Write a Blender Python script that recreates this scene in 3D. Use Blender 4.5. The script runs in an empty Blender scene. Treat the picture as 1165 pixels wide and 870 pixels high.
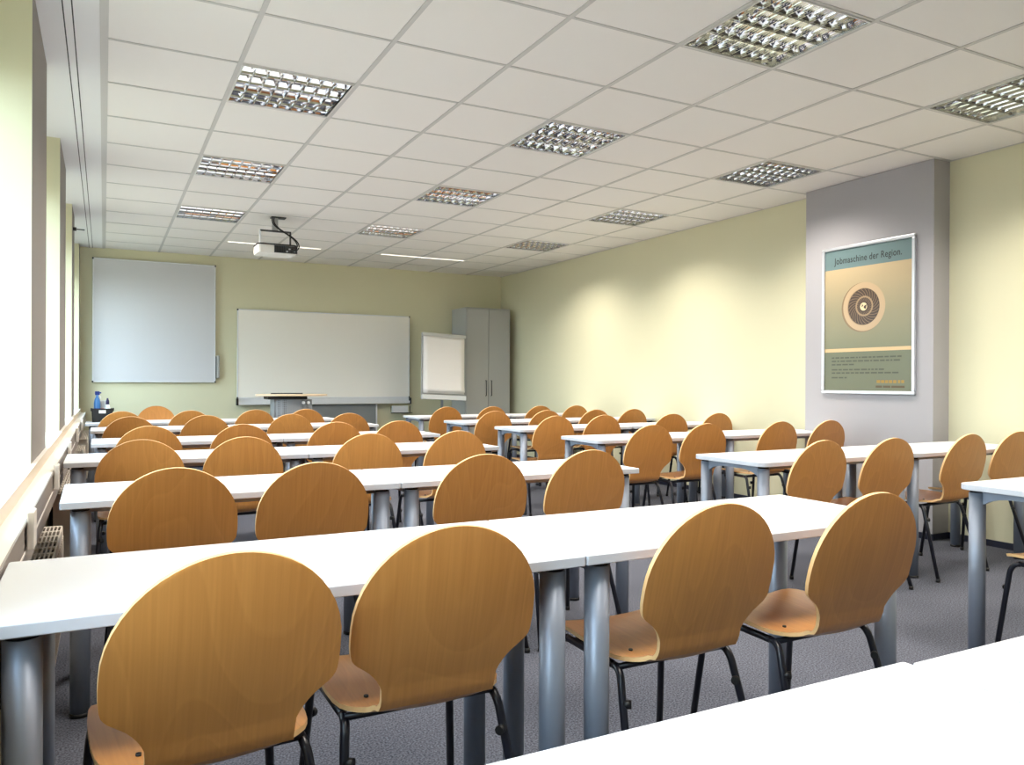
import bpy, math, random
from mathutils import Vector, Matrix
random.seed(7)
C = bpy.context.scene.collection
PI = math.pi

# ------------------------------------------------------------------ constants
F_PX, YAW, PIT, ROLL, CZ = 890.4, .4807, -.0014, .0043, 1.157
OX, OY, T = .0025, 4.2899, .625            # ceiling grid origin and module
CEIL = 2.812
XR, YB, YF = 5.605, 11.14, -2.0            # right wall, board wall, wall behind
XL = -.271                                 # room face of the window piers
TT = .742                                  # table height

# ------------------------------------------------------------------ materials
def lin(c):
    c /= 255.0
    return c / 12.92 if c <= .04045 else ((c + .055) / 1.055) ** 2.4
def rgb(r, g, b): return (lin(r), lin(g), lin(b), 1)
MATS = {}
def mat(name, col, rough=.6, metal=0.0, bump=0, bscale=200, vary=0, vscale=3, spec=.5, coat=0):
    if name in MATS: return MATS[name]
    m = bpy.data.materials.new(name); m.use_nodes = True
    n = m.node_tree.nodes; l = m.node_tree.links; b = n['Principled BSDF']
    b.inputs['Base Color'].default_value = col
    b.inputs['Roughness'].default_value = rough
    b.inputs['Metallic'].default_value = metal
    b.inputs['Specular IOR Level'].default_value = spec
    b.inputs['Coat Weight'].default_value = coat
    tc = n.new('ShaderNodeTexCoord')
    if vary:
        t = n.new('ShaderNodeTexNoise'); t.inputs['Scale'].default_value = vscale; t.inputs['Detail'].default_value = 4
        l.new(tc.outputs['Object'], t.inputs['Vector'])
        mx = n.new('ShaderNodeMix'); mx.data_type = 'RGBA'
        mx.inputs['A'].default_value = tuple(c * (1 - vary) for c in col[:3]) + (1,)
        mx.inputs['B'].default_value = tuple(min(1, c * (1 + vary)) for c in col[:3]) + (1,)
        l.new(t.outputs['Fac'], mx.inputs['Factor']); l.new(mx.outputs['Result'], b.inputs['Base Color'])
    if bump:
        t = n.new('ShaderNodeTexNoise'); t.inputs['Scale'].default_value = bscale; t.inputs['Detail'].default_value = 3
        l.new(tc.outputs['Object'], t.inputs['Vector'])
        bp = n.new('ShaderNodeBump'); bp.inputs['Strength'].default_value = bump; bp.inputs['Distance'].default_value = .002
        l.new(t.outputs['Fac'], bp.inputs['Height']); l.new(bp.outputs['Normal'], b.inputs['Normal'])
    MATS[name] = m
    return m
def emis(name, col, s, sampled=False):
    m = bpy.data.materials.new(name); m.use_nodes = True
    b = m.node_tree.nodes['Principled BSDF']
    b.inputs['Base Color'].default_value = (.8, .8, .8, 1)
    b.inputs['Emission Color'].default_value = col; b.inputs['Emission Strength'].default_value = s
    if not sampled:
        try: m.cycles.emission_sampling = 'NONE'
        except Exception: pass
    return m

def wood(name, dark, light, scale=1.0, rough=.34):
    """beech veneer: long grain running up the back and along the seat, with cathedral figure; varies from piece to piece"""
    m = bpy.data.materials.new(name); m.use_nodes = True
    n = m.node_tree.nodes; l = m.node_tree.links; b = n['Principled BSDF']
    tc = n.new('ShaderNodeTexCoord'); oi = n.new('ShaderNodeObjectInfo')
    sp = n.new('ShaderNodeSeparateXYZ'); l.new(tc.outputs['Object'], sp.inputs[0])
    def math_(op, a, b_=None):
        q = n.new('ShaderNodeMath'); q.operation = op
        for i, v in enumerate((a, b_)):
            if v is None: continue
            if isinstance(v, (int, float)): q.inputs[i].default_value = v
            else: l.new(v, q.inputs[i])
        return q.outputs[0]
    along = math_('SUBTRACT', sp.outputs['Z'], sp.outputs['Y'])
    rnd = math_('MULTIPLY', oi.outputs['Random'], 37.0)
    cb = n.new('ShaderNodeCombineXYZ')
    l.new(math_('ADD', sp.outputs['X'], rnd), cb.inputs[0]); l.new(math_('MULTIPLY', along, .30), cb.inputs[1]); l.new(rnd, cb.inputs[2])
    # slow figure
    fig = n.new('ShaderNodeTexNoise'); fig.inputs['Scale'].default_value = 3.2 * scale; fig.inputs['Detail'].default_value = 1.0
    l.new(cb.outputs[0], fig.inputs['Vector'])
    rings = math_('MULTIPLY', fig.outputs['Fac'], 17.0)
    rings = math_('FRACT', rings)
    rr = n.new('ShaderNodeValToRGB'); rr.color_ramp.elements[0].color = (.46, .46, .46, 1); rr.color_ramp.elements[1].color = (.50, .50, .50, 1)
    e = rr.color_ramp.elements.new(.80); e.color = (.55, .55, .55, 1)
    e = rr.color_ramp.elements.new(.93); e.color = (.63, .63, .63, 1)
    l.new(rings, rr.inputs[0])
    # fine pores
    cb2 = n.new('ShaderNodeCombineXYZ')
    l.new(math_('ADD', sp.outputs['X'], rnd), cb2.inputs[0]); l.new(math_('MULTIPLY', along, .03), cb2.inputs[1]); l.new(sp.outputs['X'], cb2.inputs[2])
    fine = n.new('ShaderNodeTexNoise'); fine.inputs['Scale'].default_value = 110; fine.inputs['Detail'].default_value = 3
    l.new(cb2.outputs[0], fine.inputs['Vector'])
    v = math_('ADD', math_('MULTIPLY', rr.outputs[0], .62), math_('MULTIPLY', fine.outputs['Fac'], .38))
    v = math_('ADD', v, math_('MULTIPLY', math_('SUBTRACT', oi.outputs['Random'], .5), .22))
    mx = n.new('ShaderNodeMix'); mx.data_type = 'RGBA'; mx.inputs['A'].default_value = dark; mx.inputs['B'].default_value = light
    l.new(v, mx.inputs['Factor']); l.new(mx.outputs['Result'], b.inputs['Base Color'])
    b.inputs['Roughness'].default_value = rough
    b.inputs['Coat Weight'].default_value = .25; b.inputs['Coat Roughness'].default_value = .25
    bp = n.new('ShaderNodeBump'); bp.inputs['Strength'].default_value = .06; bp.inputs['Distance'].default_value = .001
    l.new(fine.outputs['Fac'], bp.inputs['Height']); l.new(bp.outputs['Normal'], b.inputs['Normal'])
    MATS[name] = m
    return m

M_VENEER = wood('beech_veneer', rgb(156, 94, 38), rgb(226, 160, 86))
M_EDGE = mat('plywood_edge', rgb(230, 188, 132), .5, vary=.12, vscale=60)
M_BLACK = mat('black_steel', rgb(22, 24, 34), .32)
M_RUBBER = mat('black_plastic', rgb(16, 16, 18), .5)
M_TOP = mat('white_laminate', rgb(205, 207, 212), .42, bump=.03, bscale=300)
M_BAND = mat('edge_band', rgb(192, 196, 204), .5)
M_LEG = mat('silver_powder_coat', rgb(134, 142, 156), .42, .4)
M_WALL = mat('pale_yellow_wall', rgb(214, 210, 180), .85, bump=.12, bscale=120, vary=.02, vscale=2)
M_GREY = mat('grey_wall', rgb(168, 166, 170), .8, bump=.1, bscale=120)
M_PIER = mat('grey_pier', rgb(140, 134, 130), .8, bump=.1, bscale=120)
M_TILE = mat('ceiling_tile', rgb(234, 230, 226), .9, bump=.15, bscale=180)
M_TBAR = mat('ceiling_tee_bar', rgb(196, 193, 190), .5)
M_PLASTER = mat('white_plaster', rgb(228, 227, 228), .8)
M_SKIRT = mat('navy_skirting', rgb(24, 28, 48), .55)
M_SILL = mat('white_sill', rgb(232, 226, 218), .4)
M_SILLF = mat('sill_front', rgb(214, 198, 178), .45)
M_DUCT = mat('duct_front', rgb(150, 142, 136), .5)
M_WINF = mat('white_window_frame', rgb(235, 235, 235), .4)
M_RAD = mat('radiator_enamel', rgb(206, 196, 184), .4)
M_BOARD = mat('whiteboard', rgb(240, 236, 228), .5)
M_BOARDG = mat('grey_whiteboard', rgb(206, 206, 210), .5)
M_ALU = mat('brushed_aluminium', rgb(200, 202, 206), .32, .8)
M_WFRAME = mat('pale_board_frame', rgb(222, 224, 228), .4, .2)
M_DGREY = mat('dark_grey', rgb(60, 62, 64), .5)
M_CAB = mat('cupboard_grey', rgb(168, 168, 166), .5)
M_CABD = mat('cupboard_shadow_gap', rgb(54, 54, 52), .6)
M_PAPER = mat('flip_paper', rgb(238, 234, 232), .8)
M_MIRR = mat('polished_aluminium', rgb(228, 228, 230), .05, 1.0)
M_LAMPF = mat('lamp_frame', rgb(214, 212, 208), .4)
M_LECT = mat('lectern_metal', rgb(148, 152, 158), .42, .45)
M_LECTW = mat('lectern_beech_top', rgb(226, 202, 172), .45, vary=.08, vscale=20)
M_PLUM = mat('white_plastic', rgb(232, 230, 226), .35)

def carpet():
    m = bpy.data.materials.new('grey_carpet'); m.use_nodes = True
    n = m.node_tree.nodes; l = m.node_tree.links; b = n['Principled BSDF']
    tc = n.new('ShaderNodeTexCoord')
    a = n.new('ShaderNodeTexNoise'); a.inputs['Scale'].default_value = 150; a.inputs['Detail'].default_value = 3
    c = n.new('ShaderNodeTexNoise'); c.inputs['Scale'].default_value = 2.2; c.inputs['Detail'].default_value = 4
    l.new(tc.outputs['Object'], a.inputs['Vector']); l.new(tc.outputs['Object'], c.inputs['Vector'])
    r = n.new('ShaderNodeValToRGB'); r.color_ramp.elements[0].position = .32; r.color_ramp.elements[1].position = .7
    r.color_ramp.elements[0].color = rgb(58, 60, 70); r.color_ramp.elements[1].color = rgb(124, 127, 139)
    l.new(a.outputs['Fac'], r.inputs[0])
    mx = n.new('ShaderNodeMix'); mx.data_type = 'RGBA'; mx.blend_type = 'MULTIPLY'; mx.inputs['Factor'].default_value = .35
    l.new(r.outputs[0], mx.inputs['A']); l.new(c.outputs['Fac'], mx.inputs['B'])
    l.new(mx.outputs['Result'], b.inputs['Base Color'])
    b.inputs['Roughness'].default_value = .95; b.inputs['Specular IOR Level'].default_value = .1
    bp = n.new('ShaderNodeBump'); bp.inputs['Strength'].default_value = .5; bp.inputs['Distance'].default_value = .004
    l.new(a.outputs['Fac'], bp.inputs['Height']); l.new(bp.outputs['Normal'], b.inputs['Normal'])
    return m
M_CARPET = carpet()
def glass():
    m = bpy.data.materials.new('window_glass'); m.use_nodes = True
    n = m.node_tree.nodes; l = m.node_tree.links
    n.remove(n['Principled BSDF'])
    t = n.new('ShaderNodeBsdfTransparent'); t.inputs[0].default_value = (.94, .97, .96, 1)
    g = n.new('ShaderNodeBsdfGlossy'); g.inputs['Roughness'].default_value = .02
    lw = n.new('ShaderNodeLayerWeight'); lw.inputs['Blend'].default_value = .5
    pw = n.new('ShaderNodeMath'); pw.operation = 'POWER'; pw.inputs[1].default_value = 4.5; l.new(lw.outputs['Facing'], pw.inputs[0])
    fr = n.new('ShaderNodeMath'); fr.operation = 'MULTIPLY_ADD'; fr.inputs[1].default_value = .7; fr.inputs[2].default_value = .04
    l.new(pw.outputs[0], fr.inputs[0])
    mx = n.new('ShaderNodeMixShader')
    l.new(fr.outputs[0], mx.inputs[0]); l.new(t.outputs[0], mx.inputs[1]); l.new(g.outputs[0], mx.inputs[2])
    l.new(mx.outputs[0], n['Material Output'].inputs['Surface'])
    return m
M_GLASS = glass()

# ------------------------------------------------------------------ mesh builder
class MB:
    def __init__(s): s.v = []; s.f = []; s.m = []; s.sm = []
    def add(s, vs, fs, mi=0, smooth=False):
        o = len(s.v); s.v += [tuple(v) for v in vs]
        for f in fs: s.f.append(tuple(i + o for i in f)); s.m.append(mi); s.sm.append(smooth)
        return s
    def box(s, x0, x1, y0, y1, z0, z1, mi=0, faces=None):
        """faces: optional {'-x': material index, ...} overrides"""
        vs = [(x0,y0,z0),(x1,y0,z0),(x1,y1,z0),(x0,y1,z0),(x0,y0,z1),(x1,y0,z1),(x1,y1,z1),(x0,y1,z1)]
        fs = {'-z':(0,3,2,1),'+z':(4,5,6,7),'-y':(0,1,5,4),'+x':(1,2,6,5),'+y':(2,3,7,6),'-x':(3,0,4,7)}
        o = len(s.v); s.v += vs
        for k, f in fs.items():
            s.f.append(tuple(i + o for i in f)); s.m.append((faces or {}).get(k, mi)); s.sm.append(False)
        return s
    def tube(s, pts, r, n=8, mi=0, caps=True):
        P = [Vector(p) for p in pts]; rs = r if isinstance(r, (list, tuple)) else [r] * len(P)
        t0 = (P[1] - P[0]).normalized()
        u = t0.orthogonal().normalized(); rings = []; tp = t0
        for i, p in enumerate(P):
            t = (P[min(i + 1, len(P) - 1)] - P[max(i - 1, 0)]).normalized()
            u = (tp.rotation_difference(t) @ u).normalized(); tp = t
            w = t.cross(u)
            k = 1.0
            if 0 < i < len(P) - 1:
                c = (P[i] - P[i-1]).normalized().dot((P[i+1] - P[i]).normalized())
                k = 1 / max(.5, math.sqrt((1 + c) / 2))
            rings.append([p + (u * math.cos(2*PI*j/n) + w * math.sin(2*PI*j/n)) * rs[i] for j in range(n)])
        vs = [q for ring in rings for q in ring]; fs = []
        for i in range(len(P) - 1):
            for j in range(n):
                a = i*n + j; b = i*n + (j+1) % n
                fs.append((a, b, b + n, a + n))
        s.add(vs, fs, mi, True)
        if caps:
            o = len(s.v) - len(vs)
            s.f.append(tuple(o + j for j in reversed(range(n)))); s.m.append(mi); s.sm.append(False)
            e = o + (len(P)-1)*n
            s.f.append(tuple(e + j for j in range(n))); s.m.append(mi); s.sm.append(False)
        return s
    def cyl(s, x, y, z0, z1, r, n=24, mi=0): return s.tube([(x,y,z0),(x,y,z1)], r, n, mi)
    def lathe(s, x, y, prof, n=20, mi=0):
        """prof: [(r, z)] bottom to top"""
        vs = []; fs = []
        for r, z in prof:
            vs += [(x + r*math.cos(2*PI*j/n), y + r*math.sin(2*PI*j/n), z) for j in range(n)]
        for i in range(len(prof) - 1):
            for j in range(n):
                a = i*n + j; b = i*n + (j+1) % n
                fs.append((a, b, b + n, a + n))
        s.add(vs, fs, mi, True)
        o = len(s.v) - len(vs)
        s.f.append(tuple(o + j for j in reversed(range(n)))); s.m.append(mi); s.sm.append(False)
        e = o + (len(prof)-1)*n
        s.f.append(tuple(e + j for j in range(n))); s.m.append(mi); s.sm.append(False)
        return s
    def prism(s, poly, z0, z1, mi=0, side=None, smooth_side=False):
        """poly in xy (ccw), extruded in z"""
        n = len(poly)
        vs = [(x, y, z0) for x, y in poly] + [(x, y, z1) for x, y in poly]
        o = len(s.v); s.v += vs
        s.f.append(tuple(o + i for i in reversed(range(n)))); s.m.append(mi); s.sm.append(False)
        s.f.append(tuple(o + n + i for i in range(n))); s.m.append(mi); s.sm.append(False)
        for i in range(n):
            j = (i + 1) % n
            s.f.append((o+i, o+j, o+n+j, o+n+i)); s.m.append(mi if side is None else side); s.sm.append(smooth_side)
        return s
    def xform(s, M, start=0):
        s.v[start:] = [tuple(M @ Vector(v)) for v in s.v[start:]]; return s
    def mesh(s, name, mats):
        me = bpy.data.meshes.new(name); me.from_pydata(s.v, [], s.f)
        for m in (mats if isinstance(mats, (list, tuple)) else [mats]): me.materials.append(m)
        me.polygons.foreach_set('material_index', s.m); me.polygons.foreach_set('use_smooth', s.sm)
        me.update(); return me
    def obj(s, name, mats, parent=None, bevel=0, seg=2):
        o = bpy.data.objects.new(name, s.mesh(name, mats)); C.objects.link(o)
        if parent: o.parent = parent
        if bevel:
            b = o.modifiers.new('bevel', 'BEVEL'); b.width = bevel; b.segments = seg; b.limit_method = 'ANGLE'; b.angle_limit = math.radians(40)
        return o
def tag(o, label=None, cat=None, group=None, kind=None):
    for k, v in (('label', label), ('category', cat), ('group', group), ('kind', kind)):
        if v: o[k] = v
    return o
def thing(name, label, cat, loc=(0,0,0), rz=0, group=None):
    o = bpy.data.objects.new(name, None); o.empty_display_size = .1; C.objects.link(o)
    o.location = loc; o.rotation_euler = (0, 0, rz)
    return tag(o, label, cat, group)
def structure(o): o['kind'] = 'structure'; return o
def kids(o): return [c for c in KIDS.get(o.name, [])]
KIDS = {}
def copy_tree(o, parent=None):
    c = o.copy(); C.objects.link(c)
    if parent: c.parent = parent
    for ch in list(o.children): copy_tree(ch, c)
    return c
def rrect(x0, x1, y0, y1, r, n=5):
    p = []
    for cx, cy, a0 in ((x1-r, y1-r, 0), (x0+r, y1-r, 90), (x0+r, y0+r, 180), (x1-r, y0+r, 270)):
        for k in range(n + 1):
            a = math.radians(a0 + 90*k/n); p.append((cx + r*math.cos(a), cy + r*math.sin(a)))
    return p
def arc3(a, b, c, n=6):
    """rounded polyline a-b-c : quadratic arc points around b"""
    a, b, c = Vector(a), Vector(b), Vector(c)
    return [tuple(a*(1-t)**2 + b*2*t*(1-t) + c*t*t) for t in [i/n for i in range(n+1)]]

# ------------------------------------------------------------------ camera
cam = bpy.data.cameras.new('camera'); co = bpy.data.objects.new('camera', cam); C.objects.link(co)
R = Vector((math.cos(YAW), -math.sin(YAW), 0)); D = Vector((math.sin(YAW), math.cos(YAW), 0)); Z = Vector((0,0,1))
fw = D*math.cos(PIT) + Z*math.sin(PIT); up0 = -D*math.sin(PIT) + Z*math.cos(PIT)
cx_ = R*math.cos(ROLL) + up0*math.sin(ROLL); cy_ = -R*math.sin(ROLL) + up0*math.cos(ROLL)
co.matrix_world = Matrix(((cx_.x, cy_.x, -fw.x, 0), (cx_.y, cy_.y, -fw.y, 0), (cx_.z, cy_.z, -fw.z, CZ), (0,0,0,1)))
cam.sensor_fit = 'HORIZONTAL'; cam.sensor_width = 36; cam.lens = F_PX/1165*36; cam.clip_start = .05; cam.clip_end = 200
bpy.context.scene.camera = co

# ------------------------------------------------------------------ room shell
XO = -.66                                   # outer face of the window wall
structure(MB().box(XO, XR, YF, YB, -.12, 0).obj('floor', M_CARPET))
structure(MB().box(XO, XR + .2, YB, YB + .2, 0, CEIL + .2).obj('wall_back', M_WALL))
structure(MB().box(XO, XR + .2, YF - .2, YF, 0, CEIL + .2).obj('wall_front', M_WALL))
wr = MB().box(XR, XR + .2, YF, YB, 0, CEIL + .2, 0)
structure(wr.obj('wall_right', M_WALL))
PY0, PY1, PXF = 3.68, 4.865, 5.42           # grey pier on the right wall
structure(MB().box(PXF, XR, PY0, PY1, 0, CEIL).obj('wall_pier', M_GREY))
# window wall: piers with grey room faces and yellow reveals, parapet, lintel
PIERS = [(YF, -.78), (.15, .98 - .0), (1.52, 2.44), (3.85, 4.785), (6.2, 7.11), (8.47, 9.14), (10.9, YB)]
PIERS = [(YF, -.85), (1.52 - 2.33, 2.44 - 2.33), (1.52, 2.44), (3.85, 4.785), (6.2, 7.11), (8.47, 9.14), (10.9, YB)]
wl = MB()
for y0, y1 in PIERS:
    wl.box(XO, XL, y0, y1, 0, CEIL, 0, {'+x': 1})
SILL = .80
BAYS = [(PIERS[i][1], PIERS[i+1][0]) for i in range(1, len(PIERS)-1)]
for y0, y1 in BAYS:
    wl.box(XO, XL, y0, y1, 0, SILL - .04, 0)
    wl.box(XO, -.50, y0, y1, 2.52, CEIL, 0)
structure(wl.obj('wall_left', [M_WALL, M_PIER]))
for i, (y0, y1) in enumerate(BAYS):
    w = thing(f'window_{i+1}', None, None, (-.60, (y0+y1)/2, SILL)); structure(w)
    h = 2.52 - SILL; a = (y1-y0)/2
    fr = MB()
    for (p, q, r_, s_) in ((-a, -a+.06, 0, h), (a-.06, a, 0, h), (-.04, .04, 0, h), (-a, a, 0, .07), (-a, a, h-.07, h)):
        fr.box(-.035, .035, p, q, r_, s_)
    fr.obj('window_frame', M_WINF, w, .004)
    MB().box(-.008, -.003, -a+.05, a-.05, .06, h-.06).obj('window_pane', M_GLASS, w)
    hd = MB().box(.035, .05, -.012, .012, .75, .82).tube([(.05, 0, .80), (.075, 0, .80), (.08, 0, .70)], .008, 8)
    hd.obj('window_handle', M_ALU, w)
# sill boards with a beige front lip (one per bay + run along the piers)
sl = MB().box(-.60, -.254, YF, YB, SILL - .045, SILL, 0, {'+x': 1})
# keep the sill out of the piers: they stand on it visually, so build it as bay boards plus a lip
sl = MB()
for y0, y1 in BAYS: sl.box(-.565, XL, y0, y1, SILL - .04, SILL, 0)
sl.box(XL, -.252, -.8, YB, SILL - .05, SILL, 0, {'+x': 1, '-y': 1})
structure(sl.obj('trim_1', [M_SILL, M_SILLF]))
# cable trunking below the sill
du = MB().box(XL, -.199, -.8, YB, .60, .75, 1, {'+z': 0})
du.box(-.199, -.194, -.8, YB, .742, .75, 1)
du.box(-.199, -.196, -.8, YB, .66, .666, 0)
structure(du.obj('trim_2', [M_SILL, M_DUCT]))
# skirting
bs = MB().box(XR-.012, XR, YF, PY0, 0, .045).box(XR-.012, XR, PY1, YB, 0, .045)
bs.box(PXF-.012, PXF, PY0-.012, PY1+.012, 0, .045).box(PXF, XR, PY0-.012, PY0, 0, .045).box(PXF, XR, PY1, PY1+.012, 0, .045)
structure(bs.obj('baseboard_right', M_SKIRT))
structure(MB().box(XL, XR, YB-.012, YB, 0, .045).obj('baseboard_back', M_SKIRT))

# ------------------------------------------------------------------ ceiling
LAMPS = [(c, j) for c in (1, 4, 7) for j in (-6, -3, 0, 3, 6)]
lampset = set(LAMPS)
SLOTS = [(2, 1.295), (5, 3.20)]             # linear lights in the row before the boards
NC = 9; J0, J1 = -10, 10
ce = MB()
YSL = 9.86                                   # centre line of the linear lights
SLX = [(1.30, 2.42), (3.20, 4.40)]
jm = 8                                       # row that carries them
def tile(x0, x1, y0, y1):
    if x1 - x0 > .01 and y1 - y0 > .01: ce.box(x0, x1, y0, y1, CEIL + .0045, CEIL + .024)
for i in range(NC):
    for j in range(J0, J1 + 1):
        if (i, j) in lampset: continue
        x0 = OX + i*T + .010; x1 = min(OX + (i+1)*T - .010, XR); y0 = max(OY + j*T + .007, YF); y1 = min(OY + (j+1)*T - .007, YB)
        if y0 <= YSL - .03 and y1 >= YSL + .03:
            tile(x0, x1, y0, YSL - .028); tile(x0, x1, YSL + .028, y1)
            cuts = [(max(x0, a), min(x1, b)) for a, b in SLX if min(x1, b) > max(x0, a)]
            px = x0
            for a, b in cuts: tile(px, a, YSL - .028, YSL + .028); px = b
            tile(px, x1, YSL - .028, YSL + .028)
        else: tile(x0, x1, y0, y1)
# smooth plaster margin over the windows and void above
ce.box(XO, OX - .014, YF, YB, CEIL, CEIL + .03, 1)
ce.box(XO, XR + .2, YF, YB, CEIL + .16, CEIL + .3, 1)
structure(ce.obj('ceiling', [M_TILE, M_PLASTER]))
tb = MB()
for i in range(NC + 1):
    x = OX + i*T
    if x - .012 > XR: continue
    tb.box(x - .012, min(x + .012, XR), YF, YB, CEIL, CEIL + .0044)
for j in range(J0, J1 + 2):
    y = OY + j*T
    if YF < y < YB:
        for i in range(NC):
            tb.box(OX + i*T + .012, min(OX + (i+1)*T - .012, XR), y - .0085, y + .0085, CEIL + .001, CEIL + .0044)
tb.box(-.022, OX - .012, YF, YB, CEIL - .003, CEIL)
tb.box(XR - .012, XR, YF, YB, CEIL, CEIL + .006)
structure(tb.obj('trim_3', M_TBAR))
# curtain rail in the plaster margin
cr = thing('curtain_rail', 'slim white twin-slot curtain rail on the ceiling along the windows', 'curtain rail', (-.148, 0, CEIL))
MB().box(-.032, .032, YF + .1, YB, -.004, 0).obj('track', M_PLASTER, cr)
for dx in (-.019, .018):
    MB().box(dx - .0028, dx + .0028, YF + .1, YB, -.0052, -.0015).obj('groove', M_RUBBER, cr)

# ------------------------------------------------------------------ louvre lamps
H = T/2
def louvre_lamp():
    t = thing('ceiling_lamp', None, 'ceiling lamp', (0,0,0))
    fr = MB(); a, b = H - .010, H - .019
    fr.box(-a, a, -a, -b, -.003, .006).box(-a, a, b, a, -.003, .006).box(-a, -b, -b, b, -.003, .006).box(b, a, -b, b, -.003, .006)
    fr.obj('frame', M_LAMPF, t)
    hs = MB()      # open white box above
    hs.box(-b-.004, b+.004, -b-.004, -b, .0, .085).box(-b-.004, b+.004, b, b+.004, 0, .085).box(-b-.004, -b, -b, b, 0, .085).box(b, b+.004, -b, b, 0, .085)
    hs.box(-b-.004, b+.004, -b-.004, b+.004, .085, .09)
    hs.obj('housing', M_MIRR, t)
    lv = MB(); n = 4; L = b - .001; pitch = 2*L/n
    def ridge(axis, pos, half, h, lo, hi, z0=.004, lip=.0012):
        prof = []
        K = 5
        for k in range(K + 1):
            q = k/K; prof.append((lip + (half - lip)*q**2.2, z0 + h*q))
        vs = []; fs = []
        for e in (lo, hi):
            for s_ in (-1, 1):
                for w, z in prof:
                    vs.append((e, pos + s_*w, z) if axis == 'x' else (pos + s_*w, e, z))
        m = len(prof)
        for s_ in range(2):
            for k in range(m - 1):
                a_ = s_*m + k; f = (a_, a_ + 1, a_ + 1 + 2*m, a_ + 2*m)
                fs.append(f if (s_ == 0) ^ (axis == 'y') else f[::-1])
        f = (0, m, 3*m, 2*m); fs.append(f if axis == 'x' else f[::-1])
        lv.add(vs, fs, 0, False)
    for k in range(n + 1):
        ridge('x', max(-L + .002, min(L - .002, -L + k*pitch)), .034 if 0 < k < n else .018, .055, -L, L)
    nb = 8
    for k in range(nb + 1):
        x = max(-L + .003, min(L - .003, -L + 2*L*k/nb))
        for c in range(n):
            yc = -L + (c + .5)*pitch
            ridge('y', x, .017 if 0 < k < nb else .008, .042, yc - pitch/2 + .002, yc + pitch/2 - .002, .006)
    lv.obj('louvre', M_MIRR, t)
    for c in range(n):
        MB().tube([(-L + .01, -L + (c+.5)*pitch, .068), (L - .01, -L + (c+.5)*pitch, .068)], .009, 10).obj('tube', M_TUBE, t)
    return t
M_TUBE = emis('fluorescent_tube', (1, .95, .88, 1), 3.5)
proto = louvre_lamp()
colname = {1: 'window-side', 4: 'middle', 7: 'wall-side'}
ordn = ['first', 'second', 'third', 'fourth', 'fifth', 'sixth', 'seventh']
LAMP_W = 25.0
for k, (c, j) in enumerate(LAMPS):
    t = proto if k == 0 else copy_tree(proto)
    x, y = OX + (c + .5)*T, OY + (j + .5)*T
    t.location = (x, y, CEIL)
    o = ordn[(6 - j)//3]
    tag(t, f'square mirrored louvre lamp, {o} from the board wall in the {colname[c]} ceiling row', group='louvre lamps in the ceiling')
    la = bpy.data.lights.new('lamp_light', 'AREA'); la.shape = 'SQUARE'; la.size = .54; la.energy = LAMP_W
    la.spread = math.radians(132); la.color = (1, .93, .83)
    lo = bpy.data.objects.new('lamp_light', la); C.objects.link(lo); lo.location = (x, y, CEIL - .006)
M_LINE = emis('linear_diffuser', (1, .93, .82, 1), 2.2, True)
for k, (a, b) in enumerate(SLX):
    t = thing('linear_lamp', ('narrow lit strip lamp in the ceiling behind the projector' if k == 0 else 'narrow lit strip lamp in the ceiling in front of the flip chart'), 'ceiling lamp', ((a+b)/2, YSL, CEIL), 0, 'strip lamps by the boards')
    w = (b-a)/2
    MB().box(-w, w, -.027, -.021, -.002, .05).box(-w, w, .021, .027, -.002, .05).box(-w, -w+.006, -.021, .021, -.002, .05).box(w-.006, w, -.021, .021, -.002, .05).box(-w, w, -.027, .027, .05, .054).obj('housing', M_PLUM, t)
    MB().box(-w+.006, w-.006, -.021, .021, .0, .01).obj('diffuser', M_LINE, t)

# ------------------------------------------------------------------ desks
def desk_mesh(w, d, rounded):
    t = thing('desk', None, 'desk')
    tp = MB(); th = .024
    x0, x1, y0, y1 = 0, w, 0, d
    poly = rrect(x0, x1, y0, y1, .05 if rounded else .006, 6)
    tp.prism(poly, TT - th, TT, 0, 1, False)
    tp.obj('tabletop', [M_TOP, M_BAND], t, .0022, 2)
    ix, iy = .062, .052; r = .0315
    zt = TT - th
    for sx in (ix, w - ix):
        for sy in (iy, d - iy):
            lg = MB().cyl(sx, sy, .012, zt - .012, r, 24).obj('leg', M_LEG, t)
            MB().cyl(sx, sy, 0, .014, r + .0015, 20).obj('foot_cap', M_RUBBER, lg)
            MB().cyl(sx, sy, zt - .013, zt, r - .004, 20).obj('collar', M_RUBBER, lg)
    rl = MB()
    for sy in (.13, d - .13):
        rl.box(ix - .008, w - ix + .008, sy - .012, sy + .012, zt - .03, zt)
    rl.obj('long_rail', M_LEG, t, .002)
    for sx in (ix, w - ix):      # short side aprons, arched below
        K = 12; ya, yb = iy + r - .004, d - iy - r + .004
        vs = []; fs = []
        for k in range(K + 1):
            q = k/K; y = ya + (yb - ya)*q; dz = .026 + .034*(2*q - 1)**4 if rounded else .032
            for xx in (sx - .010, sx + .010): vs += [(xx, y, zt), (xx, y, zt - dz)]
        for k in range(K):
            o = 4*k
            fs += [(o, o+1, o+5, o+4), (o+2, o+6, o+7, o+3), (o+1, o+3, o+7, o+5)]
        fs += [(0, 2, 3, 1), (4*K, 4*K+1, 4*K+3, 4*K+2)]
        MB().add(vs, fs).obj('apron', M_LEG, t)
    return t
DW, DD = 1.206, .54
sq = desk_mesh(DW, DD, False); rd = desk_mesh(DW, DD, True)
used = {'sq': False, 'rd': False}
def desk(kind, x, y, rz, label, group):
    p = sq if kind == 'sq' else rd
    t = p if not used[kind] else copy_tree(p); used[kind] = True
    t.location = (x, y, 0); t.rotation_euler = (0, 0, math.radians(rz)); tag(t, label, group=group)
    return t
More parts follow.
